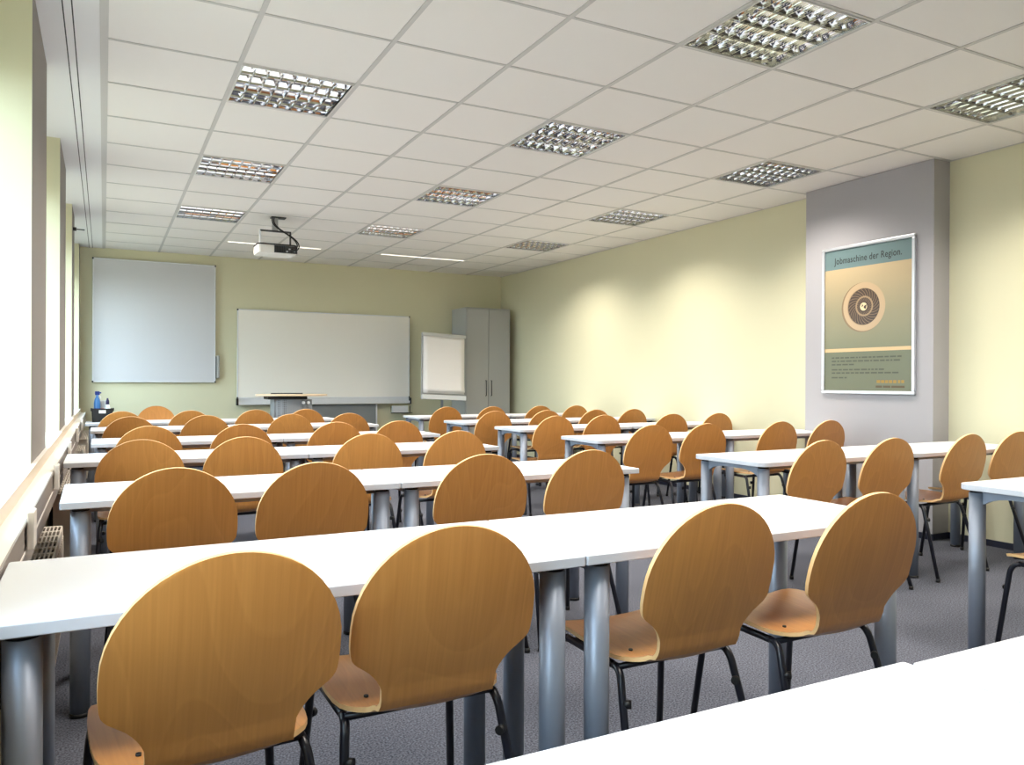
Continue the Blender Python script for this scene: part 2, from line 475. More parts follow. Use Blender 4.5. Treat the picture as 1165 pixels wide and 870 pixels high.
# rows counted from the boards: first .. seventh
LEFT = [('first', -.156, 8.36, 0), ('second', -.097, 7.17, .1), ('third', -.072, 5.70, .15), ('fourth', -.178, 4.455, .1), ('fifth', -.131, 3.025, .6), ('sixth', -.187, 1.562, .3)]
for nm, x, y, rz in LEFT:
    c, s_ = math.cos(math.radians(rz)), math.sin(math.radians(rz))
    g = 'white desks in the block by the windows'
    desk('sq', x, y, rz, f'square-cornered white desk, window end of the {nm} row from the boards', g)
    desk('sq', x + (DW + .004)*c, y + (DW + .004)*s_, rz, f'square-cornered white desk, aisle end of the {nm} window-block row', g)
desk('sq', -.146, .225, 0, 'white desk in the nearest bottom-edge row, the one reaching the windows', 'white desks in the block by the windows')
desk('sq', 1.064, .214, 0, 'white desk in the bottom corner of the view, aisle end of the nearest row', 'white desks in the block by the windows')
RIGHT = [('first', 3.185, 8.43), ('second', 3.175, 7.14), ('third', 3.18, 5.94), ('fourth', 3.085, 4.60), ('fifth', 3.01, 2.98)]
for nm, x, y in RIGHT:
    g = 'round-cornered desks in the block by the poster wall'
    desk('rd', x, y, 0, f'round-cornered white desk, aisle end of the {nm} poster-wall row from the boards', g)
    desk('rd', x + DW + .004, y, 0, f'round-cornered white desk by the yellow wall, {nm} poster-wall row from the boards', g)
desk('rd', 3.15, 1.495, 0, 'white desk cut by the frame edge, silver leg standing free on the carpet', 'round-cornered desks in the block by the poster wall')

# ------------------------------------------------------------------ chairs
def chair_proto():
    t = thing('chair', None, 'chair')
    # shell centre line (y, z, half width, forward dish)
    ctl = [(.205, .438, .125, 0), (.203, .441, .150, 0), (.196, .445, .170, 0), (.182, .449, .183, 0), (.155, .452, .191, 0), (.10, .453, .197, 0), (.04, .451, .200, 0),
           (-.02, .447, .200, 0), (-.07, .444, .197, 0), (-.105, .443, .190, 0), (-.128, .443, .178, 0), (-.143, .443, .162, 0)]
    bc = (-.14, .513); br = .070
    for th, w in ((14, .149), (26, .141), (38, .136), (50, .133), (62, .131), (74, .131)):
        a = math.radians(th); ctl.append((bc[0] - br*math.sin(a), bc[1] - br*math.cos(a), w, 0))
    nseat = 12 + 3
    def back(z):
        q = (z - .513)/(.86 - .513)
        return -.2105 - .088*q - .012*math.sin(q*PI)
    for z, w, d in ((.515, .1325, .0), (.527, .1375, .001), (.539, .1445, .002), (.550, .153, .003), (.560, .163, .004), (.568, .173, .004), (.575, .183, .005), (.581, .191, .005), (.587, .1975, .006), (.594, .202, .006), (.604, .205, .007), (.62, .2068, .009), (.64, .2074, .010), (.66, .207, .011)):
        ctl.append((back(z), z, w, d))
    for a in (8, 16, 24, 32, 40, 48, 55, 62, 68, 73, 78, 82, 86, 89):
        z = .66 + .20*math.sin(math.radians(a)); ctl.append((back(z), z, .207*math.cos(math.radians(a)), .011))
    NX = 14; th = .011
    nrm = []
    for i, c in enumerate(ctl):
        a = ctl[max(i-1, 0)]; b = ctl[min(i+1, len(ctl)-1)]
        ty, tz = b[0]-a[0], b[1]-a[1]; l_ = math.hypot(ty, tz)
        nrm.append((tz/l_, -ty/l_))      # sitter's side: +z on the seat, +y on the back
    def grid(rows):
        fr, bk = [], []
        for i in rows:
            y, z, w, d = ctl[i]; ny, nz = nrm[i]
            R1, R2 = [], []
            for k in range(NX + 1):
                u = -1 + 2*k/NX; x = w*math.sin(u*PI/2*.999) if w < .12 else w*u
                cup = (.010*u*u if i < nseat else d*u*u*(w/.207)**2*1.0)
                yy, zz = y + ny*cup, z + nz*cup
                R1.append((x, yy + ny*th/2, zz + nz*th/2)); R2.append((x, yy - ny*th/2, zz - nz*th/2))
            fr.append(R1); bk.append(R2)
        return fr, bk
    def shell(rows, name, open_start, open_end):
        fr, bk = grid(rows); m = len(rows); W = NX + 1
        mb = MB(); vs = [p for r_ in fr for p in r_] + [p for r_ in bk for p in r_]; o = m*W
        fs = []
        for i in range(m-1):
            for k in range(NX):
                a = i*W + k
                fs.append((a, a+W, a+W+1, a+1)); fs.append((o+a, o+a+1, o+a+W+1, o+a+W))
        mb.add(vs, fs, 0, True)
        # rim gets its own vertices so the edge stays crisp
        rim = []
        idx = []
        if not open_start: idx += [k for k in range(NX, 0, -1)]
        left = [i*W for i in range(m)]; right = [i*W + NX for i in range(m)]
        def strip(seq, flip):
            vs2 = []
            for q in seq: vs2 += [vs[q], vs[o+q]]
            f2 = [(2*i, 2*i+1, 2*i+3, 2*i+2) for i in range(len(seq)-1)]
            if flip: f2 = [f[::-1] for f in f2]
            mb.add(vs2, f2, 1, True)
        strip(left, False); strip(right, True)
        if not open_start: strip(list(range(0, W)), True)
        if not open_end: strip([(m-1)*W + k for k in range(W)], False)
        return mb.obj(name, [M_VENEER, M_EDGE], t)
    split = nseat
    seat = shell(list(range(0, split + 1)), 'seat', False, True)
    shell(list(range(split, len(ctl))), 'backrest', True, False)
    for sx in (-.125, .125):
        for sy in (-.085, .115):
            MB().cyl(sx, sy, .4485, .4575, .0055, 10).obj('screw', M_RUBBER, seat)
    r = .0105
    for s_ in (-1, 1):
        # front leg rises, bends into the seat rail
        pf = [(s_*.212, .222, .012), (s_*.186, .178, .385)]
        bend = arc3((s_*.186, .178, .385), (s_*.183, .173, .427), (s_*.181, .135, .430), 5)
        fl = MB().tube(pf[:1] + bend, r, 10).obj('leg', M_BLACK, t)
        MB().cyl(s_*.212, .222, 0, .02, .0125, 12).obj('foot_cap', M_RUBBER, fl)
        MB().tube([(s_*.190, .188, .325), (s_*.172, .203, .322)], .012, 10).obj('stacking_knob', M_RUBBER, fl)
        MB().tube([(s_*.181, .136, .430), (s_*.178, -.085, .425)], r, 10).obj('seat_rail', M_BLACK, t)
        bend = arc3((s_*.178, -.086, .425), (s_*.179, -.117, .425), (s_*.185, -.127, .392), 5)
        rl = MB().tube(bend + [(s_*.220, -.240, .012)], r, 10).obj('leg', M_BLACK, t)
        MB().cyl(s_*.220, -.240, 0, .02, .0125, 12).obj('foot_cap', M_RUBBER, rl)
        MB().tube([(s_*.189, -.141, .345), (s_*.172, -.154, .345)], .011, 10).obj('stacking_knob', M_RUBBER, rl)
    for y, z in ((.105, .431), (-.105, .426)):
        MB().tube([(-.180, y, z), (.180, y, z)], .009, 8).obj('crossbar', M_BLACK, t)
    return t
ch0 = chair_proto(); ch_used = [False]
def chair(tx, ty, rz, label, group):
    """tx, ty: where the top of the back is"""
    t = ch0 if not ch_used[0] else copy_tree(ch0); ch_used[0] = True
    a = math.radians(rz)
    off = Vector((0, -.2985, 0)); off.rotate(Matrix.Rotation(a, 3, 'Z'))
    t.location = (tx - off.x, ty - off.y, 0); t.rotation_euler = (0, 0, a)
    tag(t, label, group=group); return t
POS = ['the window', 'second from the windows', 'third from the windows', 'aisle end']
LROWS = [('first', [(.152, 8.225, 1), (.753, 8.23, -1), (1.364, 8.22, 1), (1.873, 8.22, 0)]),
         ('second', [(.192, 7.025, 0), (.771, 7.07, 1), (1.476, 7.06, -2), (2.00, 7.06, 0)]),
         ('third', [(.262, 5.56, 1), (.835, 5.54, 0), (1.486, 5.56, -1), (1.963, 5.58, 2)]),
         ('fourth', [(.167, 4.30, -1), (.661, 4.30, 1), (1.336, 4.29, 0), (1.889, 4.31, 2)]),
         ('fifth', [(.217, 2.875, 0), (.69, 2.85, 1), (1.385, 2.88, -2), (1.888, 2.865, 1)])]
slot = ['in the seat next to the windows', 'in the second seat from the windows', 'in the third seat from the windows', 'in the seat on the aisle']
for nm, L in LROWS:
    for k, (x, y, rz) in enumerate(L):
        chair(x, y, rz, f'brown plywood chair {slot[k]}, {nm} window-block row from the boards', 'plywood chairs in the window block')
front = ['large plywood chair with scratched swirling grain, in the frontmost row beside the windows',
         'plywood chair with a plain smooth back, second from the windows in the frontmost row',
         'plywood chair in the frontmost row just past the seam between two desks',
         'plywood chair at the aisle end of the frontmost row, shiny bent seat in view']
for k, (x, y, rz) in enumerate([(.203, 1.42, 5), (.645, 1.48, 0), (1.352, 1.46, 0), (1.865, 1.42, 0)]):
    chair(x, y, rz, front[k], 'plywood chairs in the window block')
chair(.53, 9.80, 180, 'light striped plywood chair alone behind the first desk row, facing the room', 'plywood chairs in the window block')
RROWS = [('first', [(3.519, 8.36, 0), (4.091, 8.325, 0), (4.757, 8.36, -1), (5.266, 8.34, 0)]),
         ('second', [(3.472, 7.01, 0), (4.075, 7.02, 0), (4.683, 7.02, -1), (5.179, 7.02, 1)]),
         ('third', [(3.482, 5.84, 0), (3.978, 5.83, 1), (4.749, 5.83, -2), (5.29, 5.80, 0)]),
         ('fourth', [(3.386, 4.37, 0), (3.861, 4.35, -1), (4.605, 4.36, 0), (5.132, 4.35, 0)]),
         ('fifth', [(3.308, 2.84, 0), (3.80, 2.80, -1), (4.525, 2.83, 1), (5.06, 2.86, -2)])]
rslot = ['in the aisle seat', 'in the second seat from the aisle', 'in the third seat from the aisle', 'in the seat beside the yellow wall']
for nm, L in RROWS:
    for k, (x, y, rz) in enumerate(L):
        chair(x, y, rz, f'brown plywood chair {rslot[k]}, {nm} poster-wall row from the boards', 'plywood chairs in the poster-wall block')
chair(3.458, 1.41, 0, 'plywood chair cut off by the frame edge, only a seat corner and black leg showing', 'plywood chairs in the poster-wall block')

# ------------------------------------------------------------------ radiators under the windows
def radiator(y0, y1):
    L = y1 - y0
    t = thing('radiator', None, 'radiator', (XL, y0, 0))
    z0, z1 = .13, .54; xa, xb = .034, .116
    g = MB(); n = 6
    for k in range(n + 1):
        x = xa + (xb - xa)*k/n; g.box(x - .0022, x + .0022, 0, L, z1 - .008, z1)
    m = int(L/.11)
    for k in range(m + 1):
        y = L*k/m; g.box(xa, xb, y - .013, y + .013, z1 - .0075, z1 - .0005)
    g.obj('top_grille', M_RAD, t)
    p = MB(); p.box(xb, xb + .004, 0, L, z0, z1 - .002).box(xa - .004, xa, 0, L, z0, z1 - .002)
    for k in range(int(L/.05)):
        y = .025 + k*.05; p.box(xb + .004, xb + .007, y, y + .022, z0 + .03, z1 - .04)
    p.obj('panel', M_RAD, t)
    for y in (0, L - .004): MB().box(xa, xb, y, y + .004, z0, z1 - .002).obj('side_plate', M_RAD, t)
    MB().box(xa + .02, xb - .02, .01, L - .01, z0 + .02, z1 - .06).obj('fins', M_DGREY, t)
    for y in (.2, L - .2):
        MB().box(.004, xa - .004, y - .015, y + .015, z0 + .06, z1 - .1).obj('bracket', M_DGREY, t)
    MB().tube([(.09, L - .05, 0), (.09, L - .05, z0 + .01)], .008, 10).obj('pipe', M_RAD, t)
    return t
rw = ['nearest the frontmost desk', 'by the second window pier from the front', 'by the third window pier', 'in the far corner by the boards']
for (y0, y1), q in zip(BAYS[1:], ['first', 'x', 'y', 'z']): pass
RB = [b for b in BAYS if b[0] > 2]
for k, (y0, y1) in enumerate(RB):
    t = radiator(y0 + .10, y1 - .05)
    tag(t, ['beige radiator with grid top showing beyond the frontmost desk', 'beige radiator with fine grid top behind the fifth-row desk, under the windows',
            'beige radiator under the windows between the third and fourth rows', 'beige radiator under the windows nearest the board wall'][k], group='radiators under the windows')
# cover clips on the cable trunking
for k, y in enumerate((2.66, 4.03, 5.47, 7.0, 8.5)):
    t = thing('duct_clip', ['white joint cover on the window trunking above the nearest radiator', 'white joint cover on the window trunking beside the fourth-row desk', 'white joint cover on the window trunking near the third-row desk',
                            'white joint cover on the window trunking near the second row', 'white joint cover on the window trunking near the first row'][k], 'trunking cover', (-.1935, y, .70), 0, 'joint covers on the trunking')
    MB().box(0, .019, -.042, -.004, -.03, .078).obj('plate', M_SILL, t, .004)
    MB().box(0, .019, .004, .042, -.03, .078).obj('plate', M_SILL, t, .004)
    MB().box(-.002, .008, -.004, .004, -.025, .074).obj('gap', M_DGREY, t)
# little bracket on the third pier
t = thing('curtain_bracket', 'small black rod bracket high on the last window pier', 'bracket', (XL, 8.72, 2.62))
MB().tube([(0, 0, 0), (.03, 0, 0)], .018, 12).obj('rosette', M_RUBBER, t)
MB().tube([(.03, 0, 0), (.10, .01, 0)], .006, 8).obj('rod', M_DGREY, t)

# ------------------------------------------------------------------ boards on the back wall
def whiteboard(name, x0, x1, z0, z1, label, y=YB - .045, th=.022, surf=None):
    t = thing(name, label, 'whiteboard', ((x0+x1)/2, y, z0))
    w, h = (x1-x0)/2, z1-z0
    MB().box(-w+.012, w-.012, .0, th, .012, h-.012).obj('surface', surf or M_BOARD, t)
    f = MB().box(-w, w, -.004, th+.004, 0, .014).box(-w, w, -.004, th+.004, h-.014, h).box(-w, -w+.014, -.004, th+.004, .014, h-.014).box(w-.014, w, -.004, th+.004, .014, h-.014)
    f.obj('frame', M_WFRAME, t, .002)
    for sx in (-1, 1):
        for sz in (0, 1):
            zz = 0 if sz == 0 else h - .020
            MB().box(sx*w - .010 + (-.005 if sx > 0 else .005), sx*w + .010 + (-.005 if sx > 0 else .005), -.008, th+.006, zz - (.003 if sz == 0 else 0), zz + .020 + (.003 if sz else 0)).obj('corner_cap', M_DGREY, t, .006)
    MB().box(-w+.1, w-.1, th, .045, .1, h-.1).obj('wall_mount', M_DGREY, t)
    return t, w, h
t, w, h = whiteboard('whiteboard', -.13, 1.32, 1.125, 2.685, 'square whiteboard high on the wall beside the windows, grip on its edge', surf=M_BOARDG)
hb = MB().box(w+.002, w+.016, -.004, .03, .05, .35)
hb.obj('grip_bracket', M_DGREY, t, .003)
MB().box(w+.016, w+.054, -.01, .03, .06, .36).obj('grip', M_CAB, t, .01)
t, w, h = whiteboard('whiteboard', 1.595, 4.05, .91, 2.12, 'wide whiteboard with a marker tray, behind the lectern', YB - .06, .022)
tr = MB().box(-w, w, -.05, .0, -.085, -.078).box(-w, w, -.054, -.048, -.085, -.045).box(-w, w, .0, .02, -.085, 0)
tr.obj('marker_tray', M_WFRAME, t)
for sx in (-1, 1):
    MB().box(sx*w - .012, sx*w + .012, -.058, .024, -.092, .0).obj('tray_end_cap', M_RUBBER, t, .004)
MB().box(-.55, .71, .0, .05, -.55, -.095).obj('lower_panel', mat('board_grey_panel', rgb(128, 132, 134), .5), t)
MB().box(.71, .73, -.006, .052, -.55, -.095).obj('panel_edge', M_WFRAME, t)
et = MB().box(w-.30, w-.02, -.07, .0, -.225, -.215).box(w-.28, w-.04, -.06, -.01, -.215, -.12)
et.obj('wiper_box', M_WFRAME, t, .004)
wr_ = MB().tube([(w-.31, -.075, -.13), (w-.31, -.075, -.225), (w+.02, -.075, -.225)], .006, 6).tube([(w-.02, -.075, -.225), (w-.02, -.075, -.12)], .006, 6)
wr_.obj('wiper_holder', M_RUBBER, t)

# ------------------------------------------------------------------ cupboard
t = thing('cupboard', 'tall grey two-door cupboard in the corner behind the flip chart', 'cupboard', (5.12, 10.6, 0))
w, d, h = .37, .52, 2.255
b = MB().box(-w, -w+.018, 0, d, 0, h).box(w-.018, w, 0, d, 0, h).box(-w+.018, w-.018, 0, d, h-.02, h).box(-w+.018, w-.018, 0.02, d, .0, .07).box(-w+.018, w-.018, d-.01, d, .07, h-.02)
b.obj('carcass', M_CAB, t, .002)
MB().box(-w+.018, w-.018, .01, d-.02, .07, h-.02).obj('interior', M_CABD, t)
for s_ in (-1, 1):
    xa, xb = sorted((s_*.003, s_*(w - .012)))
    dr = MB().box(xa, xb, -.019, -.001, .075, h-.024).obj('door', M_CAB, t, .002)
    hx = s_*.045
    MB().tube([(hx, -.019, 1.17), (hx, -.043, 1.165), (hx, -.043, .945), (hx, -.019, .94)], .006, 8).obj('handle', M_DGREY, dr)

# ------------------------------------------------------------------ flip chart
t = thing('flip_chart', 'flip chart easel with blank white paper in front of the cupboard', 'flip chart', (4.30, 10.36, 0))
root = t
tilt = Matrix.Translation((0, 0, 1.36)) @ Matrix.Rotation(math.radians(2.6), 4, 'Y') @ Matrix.Rotation(math.radians(-6), 4, 'X')
def ftilt(mb): return mb.xform(tilt)
ftilt(MB().box(-.335, .335, 0, .02, -.47, .475)).obj('board', M_CAB, root, .003)
ftilt(MB().box(-.335, .335, -.03, -.0005, .425, .475)).obj('paper_clamp', M_ALU, root, .004)
ftilt(MB().box(-.335, .335, -.05, -.0005, -.475, -.41)).obj('tray', M_WFRAME, root, .004)
# paper pad with softly curling sheets
for k, (zb, yo) in enumerate(((-.385, -.008), (-.36, -.014))):
    pv = []; pf = []; K = 18; NX = 8
    for i in range(K + 1):
        q = i/K; z = .43 + (zb - .43)*q
        for j in range(NX + 1):
            x = -.315 + .63*j/NX
            y = yo - (.004 + .018*max(0, q - .75)**2*16*(k*.8 + .4)) - .004*math.sin(PI*j/NX)*q
            pv.append((x, y, z))
    for i in range(K):
        for j in range(NX):
            a = i*(NX+1) + j; pf.append((a, a + NX + 1, a + NX + 2, a + 1))
    o = MB().add(pv, pf, 0, True); o = ftilt(o).obj('paper_sheet', M_PAPER, root)
    sm = o.modifiers.new('solidify', 'SOLIDIFY'); sm.thickness = .0025
MB().tube([(0, .05, .72), (0, .065, 1.75)], .018, 12).obj('mast', M_ALU, root)
MB().box(-.03, .03, .02, .075, 1.25, 1.32).obj('tilt_joint', M_DGREY, root)
for a in (90, 210, 330):
    x, y = .42*math.cos(math.radians(a)), .05 + .36*math.sin(math.radians(a))
    lg = MB().tube([(0, .05, .74), (x, y, .012)], .013, 10).obj('leg', M_ALU, root)
    MB().lathe(x, y, [(.016, 0), (.018, .012), (.013, .03)], 10).obj('foot', M_RUBBER, lg)

# ------------------------------------------------------------------ lectern
t = thing('lectern', 'grey metal lectern with thin beech top in front of the wide whiteboard', 'lectern', (2.07, 9.9, 0))
poly = [(-.435, -.05), (-.40, -.09), (-.2, -.20), (0, -.235), (.2, -.20), (.40, -.09), (.435, -.05), (.43, .02), (.30, .20), (-.30, .20), (-.43, .02)]
MB().prism(poly, .965, .987, 0).obj('top', M_LECTW, t, .004)
MB().box(-.23, .16, .10, .115, .987, 1.0).obj('book_stop', M_DGREY, t)
MB().box(-.31, .16, -.16, .15, .925, .963).obj('tray', M_RUBBER, t, .005)
K = 16; ov = []; of = []
for i in range(K + 1):
    a = -1 + 2*i/K; x = .22*a; y = -.14 + .05*(a*a)
    for (yy, zz) in ((y, .10), (y, .925), (y + .006, .10), (y + .006, .925)): ov.append((x, yy, zz))
for i in range(K):
    o = 4*i; of += [(o, o+4, o+5, o+1), (o+2, o+3, o+7, o+6), (o+1, o+5, o+7, o+3), (o, o+2, o+6, o+4)]
of += [(0, 1, 3, 2), (4*K, 4*K+2, 4*K+3, 4*K+1)]
def perforated():
    m = mat('perforated_metal', rgb(146, 150, 156), .42, .4)
    n = m.node_tree.nodes; l = m.node_tree.links
    tc = n.new('ShaderNodeTexCoord'); v = n.new('ShaderNodeTexVoronoi'); v.inputs['Scale'].default_value = 55; v.inputs['Randomness'].default_value = 0
    l.new(tc.outputs['Object'], v.inputs['Vector'])
    r = n.new('ShaderNodeValToRGB'); r.color_ramp.elements[0].position = .28; r.color_ramp.elements[1].position = .34
    r.color_ramp.elements[0].color = rgb(60, 62, 68); r.color_ramp.elements[1].color = rgb(150, 154, 160)
    l.new(v.outputs['Distance'], r.inputs[0]); l.new(r.outputs[0], n['Principled BSDF'].inputs['Base Color'])
    return m
MB().add(ov, of, 0, False).obj('front_panel', perforated(), t)
for sx in (-1, 1): MB().box(sx*.22 - .012, sx*.22 + .012, -.10, .14, .06, .925).obj('side_post', M_LECT, t, .004)
for x in (.115, .175): MB().tube([(x, -.158, .885), (x, -.128, .885)], .019, 16).obj('round_badge', M_WFRAME, t)
MB().prism(rrect(-.30, .30, -.24, .24, .05), .03, .06).obj('base', M_LECT, t, .004)
for sx in (-.25, .25):
    for sy in (-.19, .19):
        MB().tube([(sx - .012, sy, .016), (sx + .012, sy, .016)], .016, 14).obj('castor', M_RUBBER, t)

# ------------------------------------------------------------------ projector under the ceiling
t = thing('projector', 'white and black projector hanging from the ceiling on a grey bracket', 'projector', (1.54, 8.17, 2.428), math.radians(0))
bd = MB(); poly = rrect(-.19, .19, -.13, .15, .04, 5)
bd.prism(poly, 0, .085); bd.obj('body', M_PLUM, t, .008, 3)
MB().prism(rrect(-.195, .195, -.135, .155, .045, 5), .086, .098).obj('top_cover', M_RUBBER, t, .003)
gv = MB().box(-.035, .192, -.138, -.1305, .008, .080)
gv.obj('rear_panel', M_DGREY, t)
g2 = MB()
for k in range(6): g2.box(-.025 + k*.017, -.016 + k*.017, -.141, -.138, .015, .072)
g2.obj('vent', M_RUBBER, t)
for k, (x, z) in enumerate(((.09, .05), (.115, .05), (.14, .05), (.09, .025), (.13, .025), (.16, .03))):
    MB().box(x - .008, x + .008, -.1415, -.138, z - .006, z + .006).obj('socket', M_ALU if k % 2 else M_RUBBER, t)
MB().tube([(-.13, .15, .045), (-.13, .175, .045)], .033, 20).obj('lens', M_DGREY, t)
MB().box(-.15, .15, -.015, .015, .235, .25).obj('crossbar', M_DGREY, t)
MB().box(-.157, -.143, -.012, .012, .098, .25).obj('arm', M_WFRAME, t)
MB().box(.143, .157, -.012, .012, .098, .25).obj('arm', M_DGREY, t)
MB().box(-.03, .025, -.02, .02, .25, .378).obj('column', M_CAB, t, .003)
MB().box(-.045, .10, -.045, .045, .376, .3835).obj('ceiling_plate', M_DGREY, t)
def bez(p, n=20):
    out = []
    P = [Vector(q) for q in p]
    for i in range(n + 1):
        u = i/n; Q = P[:]
        while len(Q) > 1: Q = [Q[k]*(1-u) + Q[k+1]*u for k in range(len(Q)-1)]
        out.append(tuple(Q[0]))
    return out
for dx in (0, .018):
    MB().tube(bez([(-.035+dx, -.03, .374), (-.065+dx, -.05, .27), (.06, -.05, .23), (.19+dx, -.10, .19), (.24+dx, -.20, .10), (.19+dx, -.17, .02), (.12+dx, -.14, .03)], 26), .006, 6).obj('cable', M_RUBBER, t)

# ------------------------------------------------------------------ basket with bottles on the first desk
bx, by = -.012, 8.70
t = thing('basket', 'small black cleaning basket on the window end of the first desk', 'basket', (bx, by, TT + .001))
bk = MB(); n = 20
o1 = rrect(-.088, .088, -.066, .066, .02); o2 = rrect(-.095, .095, -.072, .072, .022); i1 = rrect(-.085, .085, -.063, .063, .02); i2 = rrect(-.091, .091, -.068, .068, .022)
m = len(o1)
vs = [(x, y, 0) for x, y in o1] + [(x, y, .13) for x, y in o2] + [(x, y, .13) for x, y in i2] + [(x, y, .004) for x, y in i1]
fs = []
for L in range(3):
    for k in range(m):
        k2 = (k+1) % m; fs.append((L*m+k, L*m+k2, (L+1)*m+k2, (L+1)*m+k))
fs += [tuple(reversed(range(m))), tuple(range(3*m, 4*m))]
bk.add(vs, fs).obj('tub', M_RUBBER, t)
for sx in (-1, 1): MB().box(sx*.096 - .006, sx*.096 + .006, -.03, .03, .105, .135).obj('grip', M_RUBBER, t, .003)
MB().box(-.03, .03, -.074, -.069, .085, .115).obj('tag', M_PLUM, t)
M_BLUE = mat('blue_liquid_bottle', rgb(56, 112, 172), .3)
M_BLUED = mat('dark_blue_plastic', rgb(28, 50, 120), .35)
M_NAVY = mat('navy_cap', rgb(28, 22, 70), .4)
M_CLEAR = mat('milky_bottle', rgb(214, 220, 222), .3)
t = thing('spray_bottle', 'light blue spray bottle with dark blue trigger in the black basket', 'bottle', (bx - .045, by - .006, TT + .0055))
MB().lathe(0, 0, [(.028, 0), (.030, .01), (.030, .18), (.024, .215), (.013, .24), (.012, .258)], 20).obj('bottle_body', M_BLUE, t)
MB().lathe(0, 0, [(.0305, .05), (.0308, .055), (.0308, .125), (.0305, .13)], 20).obj('paper_label', M_BLUED, t)
MB().box(-.02, .022, -.012, .012, .258, .295).tube([(.018, 0, .28), (.036, 0, .28)], .007, 8).obj('spray_head', M_BLUED, t, .003)
MB().tube([(.012, 0, .262), (.03, 0, .24), (.028, 0, .22)], .004, 6).obj('trigger', M_PLUM, t)
t = thing('cleaner_bottle', 'white squeeze bottle with navy cap in the black basket', 'bottle', (bx + .045, by - .014, TT + .0055))
MB().lathe(0, 0, [(.026, 0), (.028, .01), (.028, .12), (.020, .155), (.013, .165)], 20).obj('bottle_body', M_CLEAR, t)
MB().lathe(0, 0, [(.014, .165), (.016, .17), (.015, .20), (.009, .215), (.008, .228)], 16).obj('cap', M_NAVY, t)
t = thing('paper_pack', 'pale wipe pack standing between the two bottles in the basket', 'pack', (bx + .005, by + .042, TT + .0055))
MB().box(-.045, .04, -.014, .014, 0, .205).obj('pack_body', mat('pack_white', rgb(196, 200, 200), .5), t, .006)
MB().box(-.03, .025, -.0155, -.0135, .06, .13).obj('printed_label', mat('pack_label', rgb(190, 150, 150), .6), t)

# ------------------------------------------------------------------ poster on the grey pier
PY, PZ0, PZ1 = 4.245, 1.068, 2.285; PWd = .43
t = thing('framed_poster', 'framed poster of a jet engine front, headline on top, on the grey pier', 'poster', (PXF, PY, PZ0))
# local: u = -y (reading direction), z up, x towards the room is negative
h = PZ1 - PZ0
fm = MB(); fwid = .027
for (a, b, c, d) in ((-PWd, PWd, 0, fwid), (-PWd, PWd, h-fwid, h), (-PWd, -PWd+fwid, fwid, h-fwid), (PWd-fwid, PWd, fwid, h-fwid)):
    fm.box(-.024, 0, a, b, c, d)
fm.obj('frame', mat('silver_frame', rgb(214, 216, 222), .28, .6), t, .006, 3)
iw, ih = PWd - fwid + .003, h - 2*fwid + .006; z0i = fwid - .003
def U(u): return iw - 2*iw*u              # u 0..1 left to right as read -> local y
def V(v): return z0i + ih*(1 - v)         # v 0..1 top to bottom
def quad(mb, u0, u1, v0, v1, x, mi=0): mb.add([(x, U(u0), V(v1)), (x, U(u1), V(v1)), (x, U(u1), V(v0)), (x, U(u0), V(v0))], [(0, 1, 2, 3)], mi)
def printed(name, stops):
    m = bpy.data.materials.new(name); m.use_nodes = True
    n = m.node_tree.nodes; l = m.node_tree.links; b = n['Principled BSDF']
    tc = n.new('ShaderNodeTexCoord'); sp = n.new('ShaderNodeSeparateXYZ'); l.new(tc.outputs['Generated'], sp.inputs[0])
    r = n.new('ShaderNodeValToRGB'); l.new(sp.outputs['Z'], r.inputs[0])
    els = r.color_ramp.elements
    els[0].position, els[0].color = stops[0]; els[1].position, els[1].color = stops[-1]
    for p, c in stops[1:-1]: e = els.new(p); e.color = c
    l.new(r.outputs[0], b.inputs['Base Color']); b.inputs['Roughness'].default_value = .3
    return m
bk = MB().box(-.008, -.001, U(1), U(0), V(1), V(0)); bk.obj('backing', M_DGREY, t)
q = MB(); quad(q, 0, 1, 0, .14, -.010); q.obj('title_band', mat('print_teal', rgb(104, 126, 128), .3), t)
q = MB(); quad(q, 0, 1, .14, .703, -.010); q.obj('picture', printed('print_sky', [(0, rgb(116, 116, 88)), (.45, rgb(142, 134, 104)), (1, rgb(184, 163, 128))]), t)
q = MB(); quad(q, 0, 1, .703, .727, -.010); q.obj('stripe', mat('print_cream', rgb(202, 170, 124), .3), t)
q = MB(); quad(q, 0, 1, .727, 1, -.010); q.obj('text_panel', mat('print_olive', rgb(100, 102, 76), .3), t)
# jet engine picture: flat print layers
ey, ez = U(.47), V(.42)
def ring(mb, r0, r1, x, mi, dy=0, dz=0, n=48):
    vs = []; fs = []
    for k in range(n):
        a = 2*PI*k/n; vs += [(x, ey + dy - r0*math.cos(a), ez + dz + r0*math.sin(a)), (x, ey + dy - r1*math.cos(a), ez + dz + r1*math.sin(a))]
    for k in range(n):
        a, b = 2*k, 2*((k+1) % n); fs.append((a, a+1, b+1, b))
    mb.add(vs, fs, mi)
def disc(mb, r, x, mi, n=48):
    mb.add([(x, ey - r*math.cos(2*PI*k/n), ez + r*math.sin(2*PI*k/n)) for k in range(n)], [tuple(range(n))], mi)
en = MB()
ring(en, .175, .200, -.0106, 0, .012, -.004)
ring(en, .140, .196, -.0110, 1)
ring(en, .134, .150, -.0114, 4, .004, 0)
disc(en, .146, -.0118, 2)
for k in range(26):
    a0 = 2*PI*k/26; vs = []
    K = 7
    for i in range(K + 1):
        r_ = .046 + .096*i/K; a = a0 + .75*(i/K)
        wd = .055*(1 - .35*i/K) + .02
        for s_ in (0, 1): vs.append((-.0122, ey - r_*math.cos(a + s_*wd), ez + r_*math.sin(a + s_*wd)))
    en.add(vs, [(2*i, 2*i+1, 2*i+3, 2*i+2) for i in range(K)], 3)
ring(en, .068, .082, -.0124, 4, -.006, .004)
disc(en, .046, -.0126, 2)
disc(en, .033, -.0130, 5)
